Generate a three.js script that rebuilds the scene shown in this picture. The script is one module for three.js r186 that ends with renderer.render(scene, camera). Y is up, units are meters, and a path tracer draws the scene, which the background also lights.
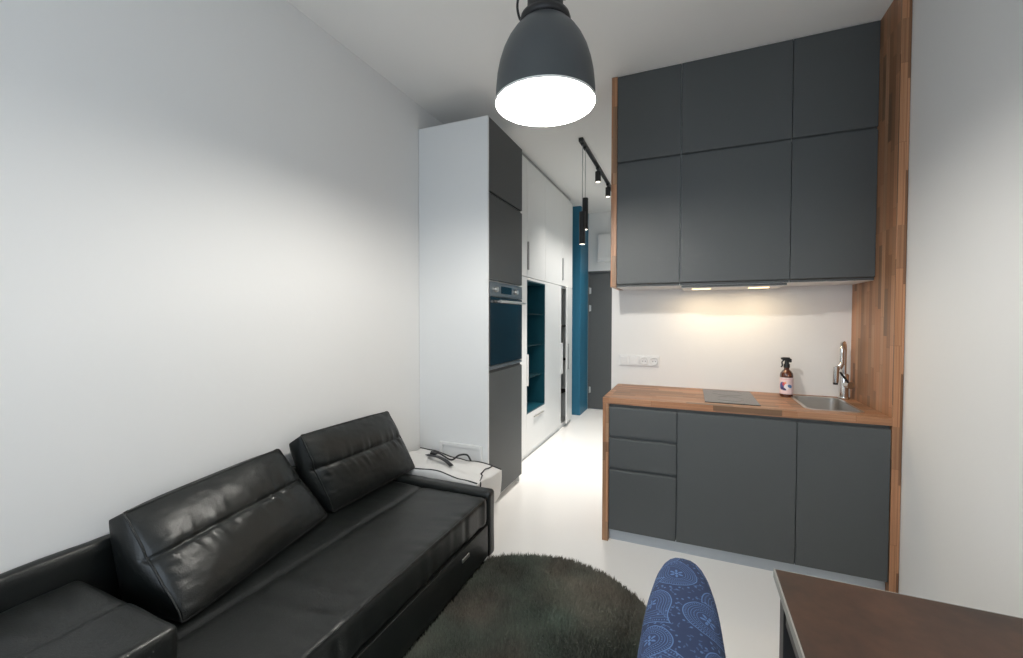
import * as THREE from 'three';
import { RoundedBoxGeometry } from 'three/addons/geometries/RoundedBoxGeometry.js';
import { mergeGeometries, mergeVertices } from 'three/addons/utils/BufferGeometryUtils.js';
import { RectAreaLightUniformsLib } from 'three/addons/lights/RectAreaLightUniformsLib.js';

// ---------------------------------------------------------------- camera, daylight, exposure
const scene = new THREE.Scene();
const camera = new THREE.PerspectiveCamera(75.83, 1023 / 658, 0.05, 60);
camera.rotation.order = 'YXZ';
camera.position.set(0.4664, 1.4075, 2.6701);
camera.rotation.set(-0.0246, 0.4006, 0.0011);
scene.add(camera);
const renderer = new THREE.WebGLRenderer({ antialias: true });
renderer.toneMapping = THREE.LinearToneMapping;
renderer.toneMappingExposure = 1.0;
renderer.shadowMap.enabled = true;
renderer.shadowMap.type = THREE.PCFSoftShadowMap;
scene.background = new THREE.Color().setRGB(0.50, 0.62, 0.80);   // overcast sky outside the window behind the camera
RectAreaLightUniformsLib.init();
const daylight = new THREE.RectAreaLight(new THREE.Color().setRGB(0.78, 0.89, 1.0), 3.5, 1.8, 1.5);
daylight.position.set(0.05, 1.65, 4.10);                          // the window's own size, just inside its glass
daylight.lookAt(0.05, 1.65, 0);
scene.add(daylight);

// ---------------------------------------------------------------- helpers
let seed = 7;
const rnd = () => { seed = (seed * 1664525 + 1013904223) >>> 0; return seed / 4294967296; };
const RR = (a, b) => a + (b - a) * rnd();
const V = (x, y, z) => new THREE.Vector3(x, y, z);
const used = {};
function numbered(n) { used[n] = (used[n] ?? -1) + 1; return used[n] ? n + '_' + String(used[n]).padStart(3, '0') : n; }
function mesh(name, geo, mat, parent, label) {
  const g = Array.isArray(geo) ? merge(geo) : geo;
  const m = new THREE.Mesh(g, mat); m.name = name; parent.add(m);
  if (label) m.userData.label = label;
  return m;
}
function merge(list) {
  return mergeGeometries(list.map((g) => { const n = g.index ? g.toNonIndexed() : g; for (const k of Object.keys(n.attributes)) if (!['position', 'normal', 'uv'].includes(k)) n.deleteAttribute(k); return n; }));
}
function thing(name, label, category, pos = [0, 0, 0], turn = 0, group) {
  const o = new THREE.Group(); o.name = numbered(name); o.position.set(...pos); o.rotation.y = turn; scene.add(o);
  o.userData = { label, category }; if (group) o.userData.group = group;
  return o;
}
function single(name, geo, mat, label, category, group) {
  const m = mesh(numbered(name), geo, mat, scene); m.userData = { label, category }; if (group) m.userData.group = group; return m;
}
function structure(name, geo, mat, label) {
  const m = mesh(name, geo, mat, scene); m.userData = { kind: 'structure', label: label ?? name.replace(/_/g, ' ') , category: name.split('_')[0] }; return m;
}
// uv in metres from the dominant normal; turn swaps u and v (grain direction)
function boxUV(g, turn = false, off = 0) {
  const n = g.index ? g.toNonIndexed() : g; const p = n.attributes.position, q = n.attributes.normal; const uv = new Float32Array(p.count * 2);
  for (let i = 0; i < p.count; i++) {
    const k = i - i % 3; const ax = Math.abs(q.getX(k) + q.getX(k + 1) + q.getX(k + 2)), ay = Math.abs(q.getY(k) + q.getY(k + 1) + q.getY(k + 2)), az = Math.abs(q.getZ(k) + q.getZ(k + 1) + q.getZ(k + 2));
    let a, b;
    if (ax >= ay && ax >= az) { a = p.getZ(i); b = p.getY(i); } else if (ay >= az) { a = p.getX(i); b = p.getZ(i); } else { a = p.getX(i); b = p.getY(i); }
    if (turn) [a, b] = [b, a];
    uv[2 * i] = a + off; uv[2 * i + 1] = b + off * 0.7;
  }
  n.setAttribute('uv', new THREE.BufferAttribute(uv, 2)); return n;
}
// box given by two corners, edges rounded
function box(x0, y0, z0, x1, y1, z1, r = 0.002, turn = false, off = 0) {
  const w = x1 - x0, h = y1 - y0, d = z1 - z0; const rr = Math.min(r, w * 0.49, h * 0.49, d * 0.49);
  const g = rr > 0 ? new RoundedBoxGeometry(w, h, d, 2, rr) : new THREE.BoxGeometry(w, h, d);
  g.translate((x0 + x1) / 2, (y0 + y1) / 2, (z0 + z1) / 2); return boxUV(g, turn, off);
}
function cyl(r0, r1, h, x, y, z, seg = 24) { const g = new THREE.CylinderGeometry(r0, r1, h, seg); g.translate(x, y, z); return g; }
function tube(pts, r, seg = 40, rad = 10, closed = false) { return new THREE.TubeGeometry(new THREE.CatmullRomCurve3(pts.map((p) => V(...p)), closed, 'catmullrom', 0.5), seg, r, rad, closed); }
function rod(a, b, r, seg = 12) { const A = V(...a), B = V(...b), d = B.clone().sub(A); const g = new THREE.CylinderGeometry(r, r, d.length(), seg); g.applyQuaternion(new THREE.Quaternion().setFromUnitVectors(V(0, 1, 0), d.clone().normalize())); g.translate(...A.add(B).multiplyScalar(0.5).toArray()); return g; }
function lathe(pts, seg = 48) { return new THREE.LatheGeometry(pts.map(([r, y]) => new THREE.Vector2(r, y)), seg); }
function slab(outer, holes, depth) {   // flat shape in x/z with holes, thickness downwards from y = 0
  const s = new THREE.Shape(outer.map(([x, z]) => new THREE.Vector2(x, -z)));
  for (const h of holes) s.holes.push(new THREE.Path(h.map(([x, z]) => new THREE.Vector2(x, -z))));
  const g = new THREE.ExtrudeGeometry(s, { depth, bevelEnabled: false }); g.rotateX(-Math.PI / 2); g.translate(0, -depth, 0); return g;
}
function roundRect(x0, z0, x1, z1, r, n = 6) {
  const out = []; for (const [cx, cz, a] of [[x1 - r, z1 - r, 0], [x0 + r, z1 - r, 1], [x0 + r, z0 + r, 2], [x1 - r, z0 + r, 3]]) for (let k = 0; k <= n; k++) { const t = (a + k / n) * Math.PI / 2; out.push([cx + r * Math.cos(t), cz + r * Math.sin(t)]); }
  return out;
}
// value noise
const hash = (x, y) => { let h = (x * 374761393 + y * 668265263) | 0; h = Math.imul(h ^ (h >>> 13), 1274126177); return ((h ^ (h >>> 16)) >>> 0) / 4294967296; };
function vnoise(x, y, wrap = 0) {
  const xi = Math.floor(x), yi = Math.floor(y), fx = x - xi, fy = y - yi, sx = fx * fx * (3 - 2 * fx), sy = fy * fy * (3 - 2 * fy);
  const w = (a) => (wrap ? ((a % wrap) + wrap) % wrap : a);
  const a = hash(w(xi), w(yi)), b = hash(w(xi + 1), w(yi)), c = hash(w(xi), w(yi + 1)), d = hash(w(xi + 1), w(yi + 1));
  return a + (b - a) * sx + (c - a) * sy + (a - b - c + d) * sx * sy;
}
const fbm = (x, y, o = 4, wrap = 0) => { let s = 0, a = 0.5, f = 1; for (let i = 0; i < o; i++) { s += a * vnoise(x * f + i * 17, y * f + i * 31, wrap * f); a *= 0.5; f *= 2; } return s / (1 - Math.pow(0.5, o)); };
const n3 = (x, y, z) => (vnoise(x + 5.3 * z, y - 3.1 * z) + vnoise(y + 11 + 2.7 * x, z + 7 - 1.9 * x)) / 2;
function dataTex(n, fn, srgb, rep) {
  const a = new Uint8Array(n * n * 4);
  for (let j = 0; j < n; j++) for (let i = 0; i < n; i++) { const c = fn(i / n, j / n); const k = 4 * (j * n + i); const v = Array.isArray(c) ? c : [c, c, c]; for (let q = 0; q < 3; q++) a[k + q] = Math.max(0, Math.min(255, v[q] * 255)); a[k + 3] = 255; }
  const t = new THREE.DataTexture(a, n, n); t.wrapS = t.wrapT = THREE.RepeatWrapping; t.magFilter = THREE.LinearFilter; t.minFilter = THREE.LinearMipmapLinearFilter; t.generateMipmaps = true;
  if (srgb) t.colorSpace = THREE.SRGBColorSpace; if (rep) t.repeat.set(rep, rep); t.needsUpdate = true; return t;
}
const std = (o) => new THREE.MeshStandardMaterial(o);
const phys = (o) => new THREE.MeshPhysicalMaterial(o);
const lin = (r, g, b) => new THREE.Color().setRGB(r, g, b);

// ---------------------------------------------------------------- materials
const plasterBump = dataTex(256, (u, v) => 0.5 + 0.5 * (fbm(u * 32, v * 32, 4, 32) - 0.5), false, 1.7);
const leatherBump = dataTex(512, (u, v) => { const a = fbm(u * 24, v * 24, 3, 24), b = vnoise(u * 128, v * 128, 128), c = Math.abs(fbm(u * 60, v * 60, 2, 60) - 0.5); return 0.35 * a + 0.3 * b + 0.7 * c; }, false, 4);
const laminateBump = dataTex(256, (u, v) => fbm(u * 96, v * 96, 3, 96), false, 6);
const rugFelt = dataTex(128, (u, v) => fbm(u * 32, v * 32, 3, 32), false, 8);
const deskMap = dataTex(512, (u, v) => { const a = fbm(u * 6, v * 6, 5, 6), b = fbm(u * 60 + 3, v * 60, 3, 60), c = fbm(u * 14 + 9, v * 14, 3, 14); const t = 0.55 * a + 0.25 * c + 0.2 * b; const k = Math.max(0, Math.min(1, (t - 0.3) / 0.42)); return [0.19 + 0.14 * k, 0.135 + 0.088 * k, 0.105 + 0.06 * k]; }, true, 0.9);
const steelBrush = dataTex(256, (u, v) => 0.4 + 0.25 * fbm(u * 4, v * 120, 3, 0), false, 3);

function woodMap() {   // glued hardwood staves, 1 m square: staves run along u
  const N = 1024, c = document.createElement('canvas'); c.width = c.height = N; const x = c.getContext('2d');
  const rows = 25, rh = N / rows;
  for (let r = 0; r < rows; r++) {
    let at = -RR(0, 300);
    while (at < N) {
      const len = RR(240, 560), t = rnd(), warm = RR(-8, 8);
      const base = [120 + 66 * t + warm, 86 + 54 * t, 60 + 46 * t - warm * 0.5];
      x.fillStyle = `rgb(${base.map((v) => v | 0).join(',')})`; x.fillRect(at, r * rh, len + 1, rh + 1);
      for (let k = 0; k < 22; k++) {
        const yy = r * rh + rnd() * rh, dk = rnd() < 0.62; x.strokeStyle = dk ? `rgba(70,36,16,${RR(0.06, 0.22)})` : `rgba(235,190,140,${RR(0.05, 0.16)})`; x.lineWidth = RR(0.6, 2.4);
        const bend = RR(-5, 5); x.save(); x.beginPath(); x.rect(at, r * rh, len, rh); x.clip(); x.beginPath(); x.moveTo(at, yy); x.bezierCurveTo(at + len * 0.33, yy + bend, at + len * 0.66, yy - bend, at + len, yy + RR(-3, 3)); x.stroke(); x.restore();
      }
      x.fillStyle = 'rgba(60,30,14,0.45)'; x.fillRect(at, r * rh, 1.4, rh);
      at += len;
    }
    x.fillStyle = 'rgba(64,34,16,0.38)'; x.fillRect(0, r * rh, N, 1.3);
  }
  const t = new THREE.CanvasTexture(c); t.wrapS = t.wrapT = THREE.RepeatWrapping; t.colorSpace = THREE.SRGBColorSpace; t.anisotropy = 8; return t;
}
const woodTex = woodMap();

function paisleyMap() {   // printed cover cloth, 0.30 m square
  const N = 1024, c = document.createElement('canvas'); c.width = c.height = N; const x = c.getContext('2d');
  x.fillStyle = 'rgb(30,46,78)'; x.fillRect(0, 0, N, N);
  const pale = (a) => `rgba(80,110,152,${a})`;
  function drop(cx, cy, R, rot) {
    for (const ox of [-N, 0, N]) for (const oy of [-N, 0, N]) {
      x.save(); x.translate(cx + ox, cy + oy); x.rotate(rot);
      const shape = (k) => { x.beginPath(); x.moveTo(0, -1.75 * R * k); x.bezierCurveTo(R * 0.95 * k, -1.25 * R * k, R * 1.15 * k, 0.05 * R * k, R * 0.55 * k, 0.62 * R * k); x.bezierCurveTo(0, 1.02 * R * k, -R * 0.95 * k, 0.7 * R * k, -R * 0.9 * k, -0.1 * R * k); x.bezierCurveTo(-R * 0.82 * k, -0.85 * R * k, -R * 0.1 * k, -0.95 * R * k, 0, -1.75 * R * k); x.closePath(); };
      shape(1.0); x.fillStyle = 'rgb(36,52,86)'; x.fill(); x.strokeStyle = pale(0.95); x.lineWidth = 7; x.stroke();
      for (const [k, w, dash] of [[0.9, 12, [6, 10]], [0.79, 4, []], [0.68, 4, []], [0.56, 9, [7, 8]], [0.44, 4, []]]) { x.setLineDash(dash); shape(k); x.strokeStyle = pale(0.85); x.lineWidth = w; x.stroke(); } x.setLineDash([]);
      for (let k = 0; k < 6; k++) { const a = k * Math.PI / 3; x.beginPath(); x.ellipse(Math.cos(a) * R * 0.2, Math.sin(a) * R * 0.2 - R * 0.05, R * 0.11, R * 0.055, a, 0, 7); x.fillStyle = pale(0.9); x.fill(); }
      x.beginPath(); x.arc(0, -R * 0.05, R * 0.07, 0, 7); x.fillStyle = pale(1); x.fill();
      for (let k = 0; k < 20; k++) { const a = k * Math.PI / 10 + 0.1; x.beginPath(); x.arc(Math.cos(a) * R * 1.16, Math.sin(a) * R * 1.0 - R * 0.05, R * 0.05, 0, 7); x.fillStyle = pale(0.75); x.fill(); }
      x.restore();
    }
  }
  const spots = [[180, 220, 165, 0.5], [540, 130, 150, 2.6], [850, 330, 170, -0.7], [420, 520, 175, -2.2], [760, 690, 160, 1.0], [120, 650, 150, 2.0], [420, 890, 160, 0.2], [930, 960, 120, -2.5]];
  for (let k = 0; k < 420; k++) { const px = rnd() * N, py = rnd() * N, a = rnd() * 6.3; x.beginPath(); x.ellipse(px, py, 12, 5, a, 0, 7); x.fillStyle = pale(0.45); x.fill(); }
  for (const s of spots) drop(...s);
  const t = new THREE.CanvasTexture(c); t.wrapS = t.wrapT = THREE.RepeatWrapping; t.colorSpace = THREE.SRGBColorSpace; t.repeat.set(1 / 0.24, 1 / 0.24); return t;
}

const M = {
  wall: std({ color: lin(0.82, 0.815, 0.80), roughness: 0.85, bumpMap: plasterBump, bumpScale: 0.0006 }),
  ceiling: std({ color: lin(0.90, 0.885, 0.855), roughness: 0.9, bumpMap: plasterBump, bumpScale: 0.0006 }),
  floor: phys({ color: lin(0.88, 0.86, 0.83), roughness: 0.22, bumpMap: plasterBump, bumpScale: 0.0002 }),
  blue: std({ color: lin(0.018, 0.145, 0.245), roughness: 0.5 }),
  whiteBoard: std({ color: lin(0.78, 0.79, 0.79), roughness: 0.38 }),
  whiteGloss: std({ color: lin(0.80, 0.80, 0.79), roughness: 0.25 }),
  front: std({ color: lin(0.070, 0.076, 0.077), roughness: 0.52, bumpMap: laminateBump, bumpScale: 0.00012 }),
  plinth: std({ color: lin(0.50, 0.53, 0.56), roughness: 0.4 }),
  wood: std({ map: woodTex, roughness: 0.42 }),
  leather: phys({ color: lin(0.0070, 0.0085, 0.0080), roughness: 0.38, bumpMap: leatherBump, bumpScale: 0.0007, specularIntensity: 1 }),
  thread: std({ color: lin(0.008, 0.008, 0.008), roughness: 0.6 }),
  steel: std({ color: lin(0.68, 0.66, 0.63), metalness: 1, roughness: 0.62, roughnessMap: steelBrush }),
  chrome: std({ color: lin(0.75, 0.74, 0.72), metalness: 1, roughness: 0.10 }),
  black: std({ color: lin(0.012, 0.012, 0.013), roughness: 0.45 }),
  lampGrey: std({ color: lin(0.055, 0.062, 0.066), roughness: 0.38 }),
  lampWhite: std({ color: lin(0.85, 0.85, 0.83), roughness: 0.5 }),
  hob: phys({ color: lin(0.035, 0.034, 0.034), roughness: 0.12 }),
  hobMark: std({ color: lin(0.14, 0.14, 0.14), roughness: 0.3 }),
  ovenGlass: phys({ color: lin(0.008, 0.010, 0.012), roughness: 0.08 }),
  ovenSteel: std({ color: lin(0.24, 0.25, 0.26), metalness: 1, roughness: 0.34 }),
  door: std({ color: lin(0.085, 0.090, 0.092), roughness: 0.6, bumpMap: laminateBump, bumpScale: 0.0002 }),
  grey: std({ color: lin(0.30, 0.30, 0.30), roughness: 0.4 }),
  dark: std({ color: lin(0.05, 0.042, 0.036), roughness: 0.8 }),
  plastic: std({ color: lin(0.80, 0.80, 0.79), roughness: 0.3 }),
  hole: std({ color: lin(0.10, 0.10, 0.10), roughness: 0.6 }),
  bag: std({ color: lin(0.76, 0.75, 0.73), roughness: 0.7, bumpMap: leatherBump, bumpScale: 0.0008 }),
  rugBase: std({ color: lin(0.014, 0.016, 0.012), roughness: 1, bumpMap: rugFelt, bumpScale: 0.004 }),
  rugPile: std({ color: lin(1, 1, 1), roughness: 0.95 }),
  desk: std({ map: deskMap, roughness: 0.5 }),
  deskEdge: std({ color: lin(0.30, 0.30, 0.28), roughness: 0.5 }),
  cloth: std({ map: paisleyMap(), roughness: 0.9 }),
  amber: phys({ color: lin(0.085, 0.020, 0.008), roughness: 0.08, clearcoat: 1 }),
  glassPane: phys({ color: lin(1, 1, 1), roughness: 0.02, transmission: 1, thickness: 0, ior: 1.5 }),
  shelfGlass: phys({ color: lin(0.12, 0.26, 0.30), roughness: 0.05, transmission: 0.85, thickness: 0, ior: 1.5 }),
};
const glow = (r, g, b) => new THREE.MeshStandardMaterial({ color: 0x000000, emissive: lin(r, g, b), emissiveIntensity: 1 });

// ---------------------------------------------------------------- room shell
const XL = -1.45, XR = 1.441, H = 3.03, ZB = 4.2, ZK = -0.612, ZD = -3.84, XC = -0.089;
structure('floor', box(XL - 0.12, -0.12, ZD - 0.2, XR + 0.12, 0, ZB + 0.2, 0), M.floor, 'smooth glossy white floor');
structure('ceiling', box(XL - 0.12, H, ZD - 0.2, XR + 0.12, H + 0.12, ZB + 0.2, 0), M.ceiling, 'plain white ceiling');
structure('wall_left', box(XL - 0.12, 0, ZD - 0.2, XL, H, ZB + 0.2, 0), M.wall, 'long white wall behind the black sofa');
structure('wall_right', box(XR, 0, ZK, XR + 0.12, H, ZB + 0.2, 0), M.wall, 'white wall to the right of the kitchen');
structure('wall_kitchen', box(XC, 0, ZK - 0.12, XR + 0.12, H, ZK, 0), M.wall, 'white wall behind the worktop');
structure('wall_corridor', merge([box(XC, 0, -1.45, XC + 0.12, H, ZK - 0.12, 0), box(XC, 0, ZD, XC + 0.12, H, -2.75, 0), box(XC, 2.12, -2.75, XC + 0.12, H, -1.45, 0)]), M.wall, 'white corridor wall behind the kitchen');
{   // blue sliding door in that wall, mirrored in the oven front
  const d = new THREE.Group(); d.name = 'door_2'; d.userData = { kind: 'structure', label: 'blue door in the corridor wall', category: 'door' }; scene.add(d);
  mesh('door_leaf', box(XC + 0.02, 0.006, -2.745, XC + 0.06, 2.115, -1.455, 0.002), M.blue, d);
  mesh('door_handle', box(XC + 0.004, 0.95, -1.56, XC + 0.02, 1.15, -1.535, 0.004), M.steel, d);
}
structure('wall_end', merge([box(XL, 2.14, ZD - 0.14, XC + 0.12, H, ZD, 0), box(XL, 0, ZD - 0.14, -1.0, 2.14, ZD, 0)]), M.wall, 'white wall above the entrance door');
structure('wall_pillar', box(XL, 0, ZD, -1.0, H, -3.345, 0.003), M.blue, 'blue painted wall pillar beside the entrance door');
// rear wall with the window, behind the camera
structure('wall_back', merge([box(XL, 0, ZB, XR, 0.9, ZB + 0.2, 0), box(XL, 2.4, ZB, XR, H, ZB + 0.2, 0), box(XL, 0.9, ZB, -0.85, 2.4, ZB + 0.2, 0), box(0.95, 0.9, ZB, XR, 2.4, ZB + 0.2, 0)]), M.wall, 'white wall with the window');
{
  const w = new THREE.Group(); w.name = 'window_1'; w.userData = { kind: 'structure', label: 'white framed window behind the viewer', category: 'window' }; scene.add(w);
  mesh('window_frame', [box(-0.85, 0.9, ZB + 0.06, 0.95, 0.96, ZB + 0.13), box(-0.85, 2.34, ZB + 0.06, 0.95, 2.4, ZB + 0.13), box(-0.85, 0.96, ZB + 0.06, -0.79, 2.34, ZB + 0.13), box(0.89, 0.96, ZB + 0.06, 0.95, 2.34, ZB + 0.13), box(0.015, 0.96, ZB + 0.06, 0.085, 2.34, ZB + 0.13)], M.whiteGloss, w);
  mesh('pane', box(-0.79, 0.96, ZB + 0.093, 0.015, 2.34, ZB + 0.097, 0), M.glassPane, w);
  mesh('pane', box(0.085, 0.96, ZB + 0.093, 0.89, 2.34, ZB + 0.097, 0), M.glassPane, w);
}
{
  const d = new THREE.Group(); d.name = 'door_1'; d.userData = { kind: 'structure', label: 'dark grey entrance door at the corridor end', category: 'door' }; scene.add(d);
  mesh('door_leaf', box(-0.985, 0.006, ZD - 0.07, -0.10, 2.11, ZD - 0.02), M.door, d);
  mesh('door_frame', [box(-1.0, 0, ZD - 0.1, -0.985, 2.14, ZD - 0.004), box(-0.985, 2.112, ZD - 0.1, -0.10, 2.14, ZD - 0.004), box(-0.10, 0, ZD - 0.1, XC, 2.14, ZD - 0.004)], M.door, d);
  for (const y of [1.84, 1.57, 0.30]) mesh('hinge', [cyl(0.009, 0.009, 0.10, -0.978, y, ZD - 0.012, 10), box(-0.977, y - 0.045, ZD - 0.02, -0.955, y + 0.045, ZD - 0.016, 0)], M.steel, d);
  mesh('door_handle', [cyl(0.026, 0.026, 0.01, 0, 0, 0, 20).rotateX(Math.PI / 2).translate(-0.17, 1.03, ZD - 0.012), rod([-0.17, 1.03, ZD - 0.012], [-0.17, 1.03, ZD + 0.04], 0.009), rod([-0.17, 1.03, ZD + 0.04], [-0.29, 1.03, ZD + 0.04], 0.009)], M.steel, d);
}

// ---------------------------------------------------------------- kitchen
const T = 0.038, HT = 0.912, UB = 1.6225;
// front with a scooped finger grip along its top and/or bottom edge: x 0..w, y 0..h, face at z = 0
function frontGeo(w, h, top, bottom) {
  const s = new THREE.Shape(), t = 0.02;
  s.moveTo(t, 0);
  if (bottom) { s.lineTo(t - 0.004, 0); s.lineTo(t - 0.005, 0.012); s.quadraticCurveTo(0.004, 0.0155, 0.0015, 0.0175); s.quadraticCurveTo(0, 0.019, 0, 0.022); } else { s.lineTo(0.001, 0); s.lineTo(0, 0.001); }
  if (top) { s.lineTo(0, h - 0.022); s.quadraticCurveTo(0, h - 0.019, 0.0015, h - 0.0175); s.quadraticCurveTo(0.004, h - 0.0155, t - 0.005, h - 0.012); s.lineTo(t - 0.004, h); } else { s.lineTo(0, h - 0.001); s.lineTo(0.001, h); }
  s.lineTo(t, h);
  const g = new THREE.ExtrudeGeometry(s, { depth: w, bevelEnabled: false, curveSegments: 4 }); g.rotateY(Math.PI / 2); return boxUV(g);
}
function front(name, parent, x, y, z, w, h, top, bottom) { const m = mesh(name, frontGeo(w, h, top, bottom), M.front, parent); m.position.set(x, y, z); return m; }
const FZ = -0.003, YB = 0.078;
const openBody = (x0, x1, y0, y1, z0, z1, t = 0.018) => [box(x0, y0, z0, x0 + t, y1, z1, 0), box(x1 - t, y0, z0, x1, y1, z1, 0), box(x0 + t, y0, z0, x1 - t, y0 + t, z1, 0), box(x0 + t, y0 + t, z0, x1 - t, y1, z0 + 0.008, 0), box(x0 + t, y1 - 0.05, z1 - t, x1 - t, y1, z1, 0)];
{
  const c = thing('base_cabinet', 'narrow dark grey base cabinet with three drawers at worktop left end', 'cabinet', [0, 0, 0]);
  mesh('body', openBody(0.002, 0.4, YB, HT - T - 0.002, ZK + 0.03, FZ - 0.022), M.front, c);
  const dg = 0.003, top = HT - T - 0.004;
  front('drawer', c, 0.003, YB, FZ, 0.394, 0.396, true, false);
  front('drawer', c, 0.003, YB + 0.396 + dg, FZ, 0.394, 0.196, true, false);
  front('drawer', c, 0.003, YB + 0.595 + dg, FZ, 0.394, top - (YB + 0.598), true, false);
}
{
  const c = thing('base_cabinet', 'wide dark grey base cabinet under the hob', 'cabinet');
  mesh('body', openBody(0.4005, 0.9995, YB, HT - T - 0.002, ZK + 0.03, FZ - 0.022), M.front, c);
  front('door', c, 0.402, YB, FZ, 0.596, HT - T - 0.004 - YB, true, false);
}
{
  const c = thing('base_cabinet', 'dark grey base cabinet under the sink beside tall wood panel', 'cabinet');
  mesh('body', openBody(1.0, 1.398, YB, HT - T - 0.002, ZK + 0.03, FZ - 0.022), M.front, c);
  front('door', c, 1.002, YB, FZ, 0.394, HT - T - 0.004 - YB, true, false);
}
single('plinth', box(0.001, 0, -0.055, 1.399, YB - 0.002, -0.037), M.plinth, 'low pale grey plinth board under the base cabinets', 'plinth');
// worktop with a cut-out for the sink
const SX0 = 1.055, SX1 = 1.325, SZ0 = -0.540, SZ1 = -0.085;
{
  const g = slab([[-T, ZK], [1.4, ZK], [1.4, 0.0], [-T, 0.0]], [roundRect(SX0 + 0.012, SZ0 + 0.012, SX1 - 0.012, SZ1 - 0.012, 0.04)], T); g.translate(0, HT, 0);
  single('worktop', boxUV(g), M.wood, 'oiled wood stave worktop with hob and sink', 'worktop');
}
single('end_panel', box(-T, 0, ZK, 0, HT - T, 0, 0.0015, true, 0.37), M.wood, 'short wood panel carrying the left end of the worktop', 'panel');
single('end_panel', box(1.4, 0, ZK, XR - 0.002, H - 0.001, 0, 0.0015, true, 0.13), M.wood, 'tall wood stave panel from floor to ceiling beside the right wall', 'panel');
single('end_panel', box(-T, UB, ZK, 0, H - 0.001, -0.250, 0.0015, true, 0.61), M.wood, 'wood panel on the left side of the wall cabinets', 'panel');

// wall cabinets
const UZ = -0.253, UM = 2.441;
const wallCab = (x0, x1, y0, y1, label) => {
  const c = thing('wall_cabinet', label, 'cabinet');
  mesh('body', box(x0 + 0.0005, y0, ZK + 0.002, x1 - 0.0005, y1, UZ - 0.022, 0), M.whiteBoard, c);
  front('door', c, x0 + 0.002, y0 + 0.001, UZ, x1 - x0 - 0.004, y1 - y0 - 0.002, false, true);
};
wallCab(0.0, 0.4, UB, UM, 'narrow tall dark grey wall cabinet at left above the sockets');
wallCab(0.4, 1.0, UB, UM, 'wide dark grey wall cabinet above the hob lights');
wallCab(1.0, 1.4, UB, UM, 'dark grey wall cabinet directly above the sink');
wallCab(0.0, 0.4, UM + 0.001, H - 0.003, 'narrow top row dark grey cabinet at ceiling beside the lamp');
wallCab(0.4, 1.0, UM + 0.001, H - 0.003, 'wide top row dark grey cabinet at ceiling in the middle');
wallCab(1.0, 1.4, UM + 0.001, H - 0.003, 'top row dark grey cabinet at ceiling beside the tall wood panel');

// extractor with its two warm lamps
{
  const e = thing('extractor_hood', 'flat extractor under the wide wall cabinet with two lit lamps', 'hood');
  mesh('casing', box(0.415, UB - 0.017, -0.56, 0.985, UB - 0.001, -0.285, 0.003), M.whiteBoard, e);
  mesh('front_rail', box(0.41, UB - 0.014, -0.284, 0.99, UB - 0.001, -0.268, 0.002), M.front, e);
  for (const x of [0.53, 0.86]) {
    mesh('lamp_lens', box(x - 0.055, UB - 0.021, -0.415, x + 0.055, UB - 0.0172, -0.365, 0.001), glow(3.2, 2.3, 1.2), e, 'lit warm white lamp');
    const l = new THREE.RectAreaLight(lin(1.0, 0.77, 0.48), 62, 0.11, 0.05); l.position.set(x, UB - 0.0225, -0.39); l.rotation.x = -Math.PI / 2; scene.add(l);
  }
}
// hob
{
  const h = thing('induction_hob', 'small dark glass two zone hob set in the worktop', 'hob', [0.695, HT, -0.32]);
  mesh('glass_plate', box(-0.145, 0, -0.245, 0.145, 0.005, 0.245, 0.002), M.hob, h);
  for (const z of [-0.12, 0.09]) mesh('zone_ring', new THREE.TorusGeometry(z < 0 ? 0.09 : 0.075, 0.0008, 4, 48).rotateX(Math.PI / 2).translate(0, 0.005, z), M.hobMark, h);
  mesh('touch_panel', box(-0.07, 0.005, 0.20, 0.07, 0.0056, 0.225, 0), M.hobMark, h);
}
// sink
{
  const s = thing('sink', 'stainless steel sink bowl set in the worktop near tall wood panel', 'sink', [0, HT, 0]);
  const rim = slab(roundRect(SX0, SZ0, SX1, SZ1, 0.045), [roundRect(SX0 + 0.016, SZ0 + 0.016, SX1 - 0.016, SZ1 - 0.016, 0.038)], 0.0025); rim.translate(0, 0.0028, 0);
  mesh('rim', boxUV(rim), M.steel, s);
  // bowl wall: stacked rounded rings, closed with a floor
  const rings = [[0.016, 0.002, 0.038], [0.017, -0.13, 0.04], [0.024, -0.148, 0.042], [0.04, -0.155, 0.045]], pos = [], idx = []; let n = 0;
  for (const [ins, y, r] of rings) { const ring = roundRect(SX0 + ins, SZ0 + ins, SX1 - ins, SZ1 - ins, r); n = ring.length; for (const [x, z] of ring) pos.push(x, y, z); }
  for (let k = 0; k < rings.length - 1; k++) for (let i = 0; i < n; i++) { const a = k * n + i, b = k * n + (i + 1) % n; idx.push(a, b, a + n, b, b + n, a + n); }
  const c0 = pos.length / 3; pos.push((SX0 + SX1) / 2, -0.157, (SZ0 + SZ1) / 2); for (let i = 0; i < n; i++) idx.push((rings.length - 1) * n + i, (rings.length - 1) * n + (i + 1) % n, c0);
  const g = new THREE.BufferGeometry(); g.setAttribute('position', new THREE.Float32BufferAttribute(pos, 3)); g.setIndex(idx); g.computeVertexNormals();
  const ms = M.steel.clone(); ms.side = THREE.DoubleSide; mesh('bowl', boxUV(g), ms, s);
  mesh('drain', lathe([[0.001, -0.154], [0.03, -0.154], [0.04, -0.150], [0.042, -0.155]]).translate((SX0 + SX1) / 2, 0, -0.33), M.chrome, s);
  mesh('overflow', cyl(0.012, 0.012, 0.004, 0, 0, 0, 16).rotateZ(Math.PI / 2).translate(SX1 - 0.019, -0.04, -0.16), M.hole, s);
}
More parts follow.
